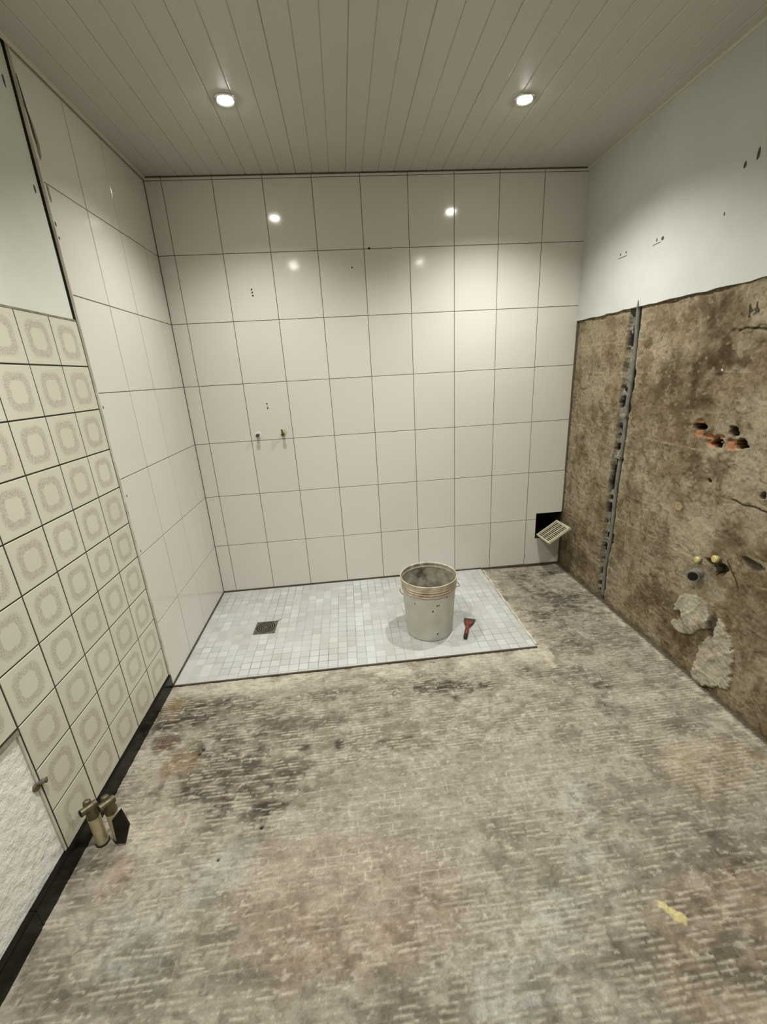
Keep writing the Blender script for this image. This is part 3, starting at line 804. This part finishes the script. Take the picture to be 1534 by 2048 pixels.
# ================================================================== THINGS
# ------------------------------------------------------------------ recessed ceiling spots
SPOT_LABELS = ['lit recessed ceiling spot above the left part of the shower',
               'lit recessed ceiling spot near the right wall above the bucket side',
               'lit recessed ceiling spot overhead on the left, mirrored in the end wall tiles',
               'lit recessed ceiling spot overhead on the right, mirrored in the end wall tiles']
ring_me = MB().lathe([(0.0285, 0.0), (0.0295, -0.004), (0.036, -0.0055), (0.0415, -0.003), (0.0425, 0.0), (0.040, 0.001), (0.0285, 0.0)], 40).mesh('trim_ring', 'chrome', True)
lens_me = MB().lathe([(0.0003, -0.0125), (0.010, -0.0118), (0.018, -0.0098), (0.024, -0.0065), (0.0285, -0.0015), (0.0285, 0.003)], 32).mesh('lens', 'lamp', True)
for (sx, sy), lab, dim in zip(SPOTS, SPOT_LABELS, DIM):
    t = thing('recessed_spotlight', lab, 'lamp', (sx, sy, H), 'recessed ceiling spots')
    link('trim_ring', ring_me, t); link('lens', lens_me, t)
    ld = bpy.data.lights.new('spot_beam', 'SPOT')
    ld.energy = SPOT_W * dim; ld.color = LAMP_COL; ld.spot_size = math.radians(133); ld.spot_blend = 1.0
    ld.shadow_soft_size = 0.02
    lo = bpy.data.objects.new('spot_beam', ld); COL.objects.link(lo); lo.parent = t; lo.location = (0, 0, -0.03)

# ------------------------------------------------------------------ bucket
bk = thing('bucket', 'dirty white plastic mortar bucket standing on the pale mosaic', 'bucket', (1.262, -0.643, 0.0008))
body = MB().lathe([(0.0004, 0.004), (0.112, 0.004), (0.116, 0.0), (0.121, 0.003), (0.1225, 0.010), (0.1375, 0.245), (0.1385, 0.262)], 64)
body = body.obj('body', 'bucket', bk, True)
ribs = MB().lathe([(0.1375, 0.258), (0.1425, 0.260), (0.1435, 0.264), (0.1425, 0.268), (0.1395, 0.269), (0.1395, 0.273), (0.1435, 0.274), (0.1445, 0.278), (0.1435, 0.282), (0.1400, 0.283), (0.1400, 0.287), (0.1440, 0.288), (0.1450, 0.292), (0.1440, 0.296), (0.1410, 0.297)], 64).obj('ribs', 'bucket_rim', bk, True)
for z in (0.2708, 0.2848, 0.2985):
    MB().lathe([(0.1390, z - .0022), (0.1422, z - .0022), (0.1422, z + .0022), (0.1390, z + .0022)], 64).obj('dirt_ring', 'bucket_dirt', ribs, True)
MB().lathe([(0.1405, 0.296), (0.1440, 0.300), (0.1450, 0.316), (0.1472, 0.321), (0.1470, 0.325), (0.1445, 0.3265), (0.1420, 0.3245), (0.1415, 0.316), (0.1395, 0.30)], 64).obj('rim', 'bucket_rim', bk, True)
MB().lathe([(0.1413, 0.320), (0.1380, 0.27), (0.1340, 0.20), (0.1200, 0.020), (0.110, 0.012), (0.0004, 0.010)], 64).obj('cement_lining', 'bucket_in', bk, True)
# wire lug and the bail hanging behind the bucket
wl_ = [(0.139, 0.004, 0.272), (0.150, 0.000, 0.268), (0.163, -0.004, 0.250), (0.166, -0.006, 0.244), (0.158, -0.004, 0.240), (0.138, -0.002, 0.236)]
MB().tube(wl_, 0.0018, 8).obj('handle_lug', 'wire', bk, True)
bail = []
for k in range(25):
    a = PI * k / 24
    bail.append((0.150 * math.cos(a), 0.118 * math.sin(a) + 0.004 + 0.034 * math.sin(a), 0.255 - 0.155 * math.sin(a)))
MB().tube(bail, 0.0022, 8).obj('handle', 'wire', bk, True)
rnd = random.Random(2)
for (ang, z, r) in ((-1.45, .215, .004), (-1.62, .185, .004), (-1.38, .215, .003), (-1.95, .258, .003), (-1.05, .25, .003), (-1.42, .045, .0045), (-2.3, .22, .003), (-1.5, .16, .002)):
    R0 = 0.1225 + (z - .01) * (0.015 / 0.235)
    c = Vector((R0 * math.cos(ang), R0 * math.sin(ang), z)); nrm = Vector((math.cos(ang), math.sin(ang), 0)); tg = Vector((-math.sin(ang), math.cos(ang), 0))
    n = 7; ptsv = []
    for lay in (-0.002, 0.0007):
        for q in range(n):
            ptsv.append(c + nrm * lay + tg * r * math.cos(2 * PI * q / n) + Vector((0, 0, 1)) * r * 1.4 * math.sin(2 * PI * q / n))
    m = MB().add(ptsv, [tuple(range(n - 1, -1, -1)), tuple(range(n, 2 * n))] + [(q, (q + 1) % n, n + (q + 1) % n, n + q) for q in range(n)])
    m.obj('cement_splash', 'splash', body)

# thin white rod for the pale streak at the foot of the bucket
st = MB().tube([(1.377, -0.703, 0.0035), (1.352, -0.742, 0.0035), (1.330, -0.776, 0.0035)], 0.003, 8)
tag(st.obj('white_streak', 'white_plastic', None, True), 'thin white streak on the mosaic at the foot of the bucket', 'strip')

# ------------------------------------------------------------------ scraper
ang = math.atan2(-0.604 + 0.778, 1.4935 - 1.42)
sc_ = thing('paint_scraper', 'small scraper with worn red handle lying beside the bucket', 'scraper', (1.4220, -0.776, 0.001), rotz=ang)
# local x runs from handle end to blade edge
MB().prism([(0.105, -0.010), (0.128, -0.020), (0.150, -0.029), (0.186, -0.034), (0.188, 0.030), (0.150, 0.026), (0.128, 0.018), (0.105, 0.010)], 2, 0.006, 0.0085).obj('blade', 'dark_blade', sc_)
MB().prism([(0.118, -0.008), (0.134, -0.018), (0.150, -0.021), (0.160, -0.012), (0.163, 0.0), (0.160, 0.012), (0.150, 0.019), (0.134, 0.016), (0.118, 0.008)], 2, 0.002, 0.0125).obj('bolster', 'red_handle', sc_)
MB().tube([(0.026, 0, 0.010), (0.05, 0, 0.0115), (0.08, 0, 0.0115), (0.105, 0, 0.010), (0.125, 0, 0.0085)], [0.0100, 0.0112, 0.0105, 0.0088, 0.0075], 14).obj('handle', 'red_handle', sc_, True)
MB().tube([(0.0, 0, 0.0105), (0.005, 0, 0.0105), (0.028, 0, 0.0105)], [0.0088, 0.0105, 0.0106], 14).obj('end_cap', 'black_plastic', sc_, True)

# ------------------------------------------------------------------ floor drain
dr = thing('floor_drain', 'square steel floor drain with round slotted grate in the mosaic', 'drain', (0.357, -0.477, 0.0008), rotz=-0.03)
s = 0.0595
plate = MB().box(-s, s, -s, s, -0.003, 0.0004); plate.obj('sump', 'black', dr)
fr_ = MB()
NN = 48
sq = []
for k in range(NN):
    a = 2 * PI * k / NN; q = s / max(abs(math.cos(a)), abs(math.sin(a))); sq.append((q * math.cos(a), q * math.sin(a)))
vs_ = [(p[0], p[1], 0.0028) for p in sq] + [(0.052 * math.cos(2 * PI * k / NN), 0.052 * math.sin(2 * PI * k / NN), 0.0028) for k in range(NN)]
vs_ += [(p[0], p[1], -0.001) for p in sq] + [(0.052 * math.cos(2 * PI * k / NN), 0.052 * math.sin(2 * PI * k / NN), 0.0) for k in range(NN)]
fs_ = []
for k in range(NN):
    k2 = (k + 1) % NN
    fs_ += [(k, k2, NN + k2, NN + k), (k, 2 * NN + k, 2 * NN + k2, k2), (NN + k, NN + k2, 3 * NN + k2, 3 * NN + k)]
fr_.add(vs_, fs_).obj('frame', 'steel', dr)
for r0, r1 in ((0.040, 0.046), (0.028, 0.034), (0.016, 0.022), (0.0003, 0.010)):
    MB().lathe([(r0, 0.0006), (r0, 0.0026), (r1, 0.0026), (r1, 0.0006)], 40).obj('grate_ring', 'steel', dr)
for q in range(4):
    a = PI / 2 * q + 0.9
    MB().tube([(0.008 * math.cos(a), 0.008 * math.sin(a), 0.0015), (0.053 * math.cos(a), 0.053 * math.sin(a), 0.0015)], 0.0012, 6).obj('grate_spoke', 'steel', dr)
MB().prism([(0.030, 0.0595), (0.0595, 0.052), (0.073, 0.083), (0.062, 0.068)], 2, 0.0004, 0.0016).obj('grout_smear', 'mortar', dr)

# ------------------------------------------------------------------ two pipe connections on the end wall
c1 = thing('pipe_stub', 'dull grey capped water pipe stub with round escutcheon on the white tiles', 'pipe', (0.376, 0.0, 1.019), 'water stubs on the end wall')
MB().tube([(0, 0.004, 0), (0, -0.002, 0)], [0.021, 0.019], 28).obj('escutcheon', 'white_plastic', c1, True)
MB().tube([(0, 0.0, 0), (0, -0.030, 0)], 0.0085, 20).obj('pipe', 'pipe_grey', c1, True)
MB().tube([(0, -0.026, 0), (0, -0.029, 0), (0, -0.036, 0)], [0.0085, 0.0108, 0.0104], 20).obj('cap', 'pipe_grey', c1, True)
c2 = thing('pipe_stub', 'brass water pipe stub with lever plug and no escutcheon on the white tiles', 'pipe', (0.523, 0.0, 1.015), 'water stubs on the end wall')
MB().tube([(0, 0.006, 0), (0, -0.030, 0)], 0.009, 20).obj('pipe', 'brass', c2, True)
MB().tube([(0, -0.026, 0), (0, -0.029, 0), (0, -0.037, 0)], [0.009, 0.0112, 0.0105], 6).obj('hex_plug', 'brass', c2)
MB().prism([(-0.006, 0.010), (0.004, 0.010), (0.001, 0.032), (-0.007, 0.032)], 1, -0.034, -0.028).obj('lever', 'brass', c2)
MB().prism([(-0.015, 0.020), (-0.006, 0.027), (0.010, 0.027), (0.019, 0.016), (0.020, 0.0), (0.013, -0.012), (-0.004, -0.015), (-0.015, -0.010), (-0.019, 0.004)], 1, -0.0008, 0.0).obj('limescale_stain', 'limescale', c2)

# ------------------------------------------------------------------ loose vent grille hanging out of the duct
P0 = Vector((2.137, -0.006, 0.223)); ea = Vector((0.142, 0.0, 0.097)); eb = Vector((-0.012, -0.200, 0.018))
la, lb = ea.length, eb.length
ua = ea.normalized(); ub = (eb - ua * eb.dot(ua)).normalized(); un = ua.cross(ub).normalized()
if un.z < 0: un = -un
vg = thing('vent_grille', 'cream slotted vent grille hanging loose out of the duct hole', 'vent', tuple(P0))
Mg = Matrix.Identity(4)
def gv(a, b2, h):
    return ua * a + ub * b2 + un * h
def gbox(a0, a1, b0, b1, h0, h1):
    vs_ = [gv(a, b_, h) for h in (h0, h1) for (a, b_) in ((a0, b0), (a1, b0), (a1, b1), (a0, b1))]
    return vs_, [(0, 3, 2, 1), (4, 5, 6, 7), (0, 1, 5, 4), (1, 2, 6, 5), (2, 3, 7, 6), (3, 0, 4, 7)]
la -= 0.004; bw = 0.016
f = MB()
for a0, a1, b0, b1 in ((0, la, 0, bw), (0, la, lb - bw, lb), (0, bw * .8, bw, lb - bw), (la - bw * .8, la, bw, lb - bw)):
    f.add(*gbox(a0, a1, b0, b1, -0.012, 0.0))
f.obj('frame', 'grille', vg)
ns = 12
for k in range(ns):
    a = bw * .8 + (la - 1.6 * bw) * (k + 0.75) / ns
    MB().add(*gbox(a - 0.0024, a + 0.0024, bw, lb - bw, -0.005, -0.001)).obj('slat', 'grille', vg)
for q in (0.36, 0.64):
    MB().add(*gbox(bw * .8, la - bw * .8, lb * q - .0025, lb * q + .0025, -0.005, -0.0012)).obj('cross_bar', 'grille', vg)
MB().add(*gbox(0.008, la - 0.008, 0.010, lb - 0.010, -0.016, -0.0122)).obj('slot_shade', 'black', vg)  # black sheet put behind the slats as the shade in the slots

# ------------------------------------------------------------------ conduit in the chase
cond = [(W + 0.015 - 0.002 * math.sin(i * 1.7), y + 0.016, z) for i, (y, z) in enumerate(CH)]
cond[0] = (W + 0.004, -0.533, 1.572)
fine = []
for i in range(len(cond) - 1):
    a, b2 = Vector(cond[i]), Vector(cond[i + 1])
    for k in range(4): fine.append(a.lerp(b2, k / 4))
fine.append(Vector(cond[-1]))
cd = thing('cable_conduit', 'grey plastic conduit running down the open chase in the right wall', 'conduit', (W, -0.535, 0))
m = MB().tube([p - Vector((W, -0.535, 0)) for p in fine], [0.0108 + 0.0006 * math.sin(i * .9) for i in range(len(fine))], 14)
m.obj('tube', 'conduit', cd, True)
for z, dy in ((1.055, 0.010), (0.84, 0.016)):
    y = float(np.interp(z, [p[1] for p in CH][::-1], [p[0] for p in CH][::-1])) + 0.535
    MB().box(0.0, 0.03, y + 0.002, y + 0.052, z - 0.007, z + 0.007).obj('plaster_dab', 'mortar', cd)
MB().prism([(-0.012, 1.555), (-0.004, 1.585), (0.001, 1.555)], 0, -0.0105, -0.0075).obj('split_end', 'conduit', cd)

# ------------------------------------------------------------------ waste pipe and capped pipes in the right wall
wp = thing('waste_pipe', 'open grey plastic waste pipe end sticking out of the right wall', 'pipe', (W, -1.128, 0.462))
bend = [Vector((0.03, -0.045, 0.020)), Vector((0.0, -0.040, 0.016)), Vector((-0.022, -0.026, 0.010)), Vector((-0.034, -0.006, 0.004)), Vector((-0.040, 0.012, 0.0))]
bend = [Vector((0.05, -0.010, 0.012)), Vector((0.012, -0.004, 0.008)), Vector((-0.012, 0.0, 0.004)), Vector((-0.028, -0.006, 0.003)), Vector((-0.040, -0.018, 0.004))]
MB().tube(bend, [0.021, 0.021, 0.020, 0.019, 0.019], 24, caps=False).obj('elbow', 'drain_pipe', wp, True)
dd_ = (bend[-1] - bend[-2]).normalized()
sock = MB().tube([bend[-1] - dd_ * .006, bend[-1] - dd_ * .002, bend[-1] + dd_ * .010], [0.019, 0.0225, 0.0225], 28).obj('socket', 'drain_pipe', wp, True)
MB().tube([bend[-1] + dd_ * .006, bend[-1] + dd_ * .0106], 0.0180, 24).obj('bore', 'black', sock)
for yv, zv, lab, r in ((-1.122, 0.524, 'small round yellow capped pipe end left above the waste pipe', .012), (-1.200, 0.562, 'bright yellow capped pipe end right above the waste pipe', .0135)):
    t = thing('capped_pipe', lab, 'pipe', (W, yv, zv), 'capped pipe ends above the waste pipe')
    MB().tube([(0.03, 0, 0), (-0.010, 0.001, 0)], r * .9, 18).obj('pipe', 'drain_pipe', t, True)
    MB().tube([(-0.006, 0, 0), (-0.014, 0.001, 0), (-0.018, 0.0015, 0)], [r * 1.05, r * 1.1, r * .9], 18).obj('cap', 'yellow_cap', t, True)
nip = thing('metal_nipple', 'short bright metal nipple in the broken pocket beside the waste pipe', 'pipe', (W, -1.208, 0.520))
MB().tube([(0.03, 0, 0), (-0.012, 0, 0.002)], 0.010, 16).obj('barrel', 'steel', nip, True)
MB().tube([(-0.004, 0, 0.001), (-0.016, 0, 0.002)], 0.013, 6).obj('hex_nut', 'steel', nip)

# ------------------------------------------------------------------ heating pipes at the left wall
def heat_pipe(x, y, h, lab):
    t = thing('radiator_pipe', lab, 'pipe', (x, y, -0.006), 'radiator pipes at the left wall')
    MB().tube([(0, 0, 0.0), (0, 0, h)], 0.0165, 24).obj('pipe', 'cream_pipe', t, True)
    MB().tube([(0, 0, 0.0), (0, 0, 0.006)], [0.0195, 0.018], 24).obj('floor_collar', 'dark_grout', t, True)
    v = MB().tube([(0, 0, h - 0.006), (0, 0, h + 0.004), (0, 0, h + 0.010), (0, 0, h + 0.026)], [0.0172, 0.0172, 0.0150, 0.0140], 20)
    v.obj('compression_nut', 'valve', t, True)
    d1 = Vector((-0.50, -0.80, 0.16)).normalized()
    a = Vector((0, 0, h + 0.030)) - d1 * 0.012
    vb = MB().tube([a - d1 * 0.004, a + d1 * 0.020, a + d1 * 0.022, a + d1 * 0.038, a + d1 * 0.039], [0.0125, 0.0125, 0.0112, 0.0112, 0.0108], 18).obj('valve_body', 'valve', t, True)
    MB().tube([a + d1 * 0.036, a + d1 * 0.0396], 0.0092, 16).obj('bore', 'black', vb)
    d2 = Vector((-0.1, 0.35, 0.92)).normalized()
    b = Vector((-0.006, -0.002, h + 0.030))
    MB().tube([b, b + d2 * 0.020, b + d2 * 0.0225], [0.0110, 0.0108, 0.0085], 18).obj('spindle_cap', 'valve', t, True)
    MB().tube([b + Vector((0.014, 0.004, -.008)), b + Vector((0.014, 0.004, -.008)) + d2 * 0.016], [0.0078, 0.0078], 6).obj('bleed_nut', 'steel', t)
    return t
heat_pipe(0.044, -1.580, 0.118, 'cream radiator pipe with valve rising from the floor, nearest the skirting')
heat_pipe(0.092, -1.572, 0.118, 'cream radiator pipe with valve, farther from the skirting, behind a black shard')
fl = [(0.106, 0.101), (0.140, 0.140), (0.150, 0.072), (0.122, 0.000), (0.098, 0.004)]
sh = MB().prism(fl, 1, -1.600, -1.594)
tag(sh.obj('broken_tile', 'black_tile'), 'black broken skirting tile shard leaning against the radiator pipe', 'tile shard')

# small broken pipe end at the edge of the patterned tiles
bp = thing('pipe_end', 'small broken metal pipe end sticking out beside the patterned tiles', 'pipe', (-0.010, -1.636, 0.316))
MB().tube([(-0.012, 0, 0), (0.002, 0.003, 0.002), (0.011, 0.006, 0.003)], [0.0075, 0.007, 0.0062], 12).obj('pipe', 'steel', bp, True)
MB().tube([(-0.008, -0.008, -0.004), (-0.002, -0.010, -0.004)], [0.011, 0.009], 10).obj('plug', 'valve', bp, True)
MB().tube([(0.011, 0.006, 0.003), (0.014, 0.0075, 0.003)], 0.0078, 10).obj('end_bead', 'valve', bp, True)
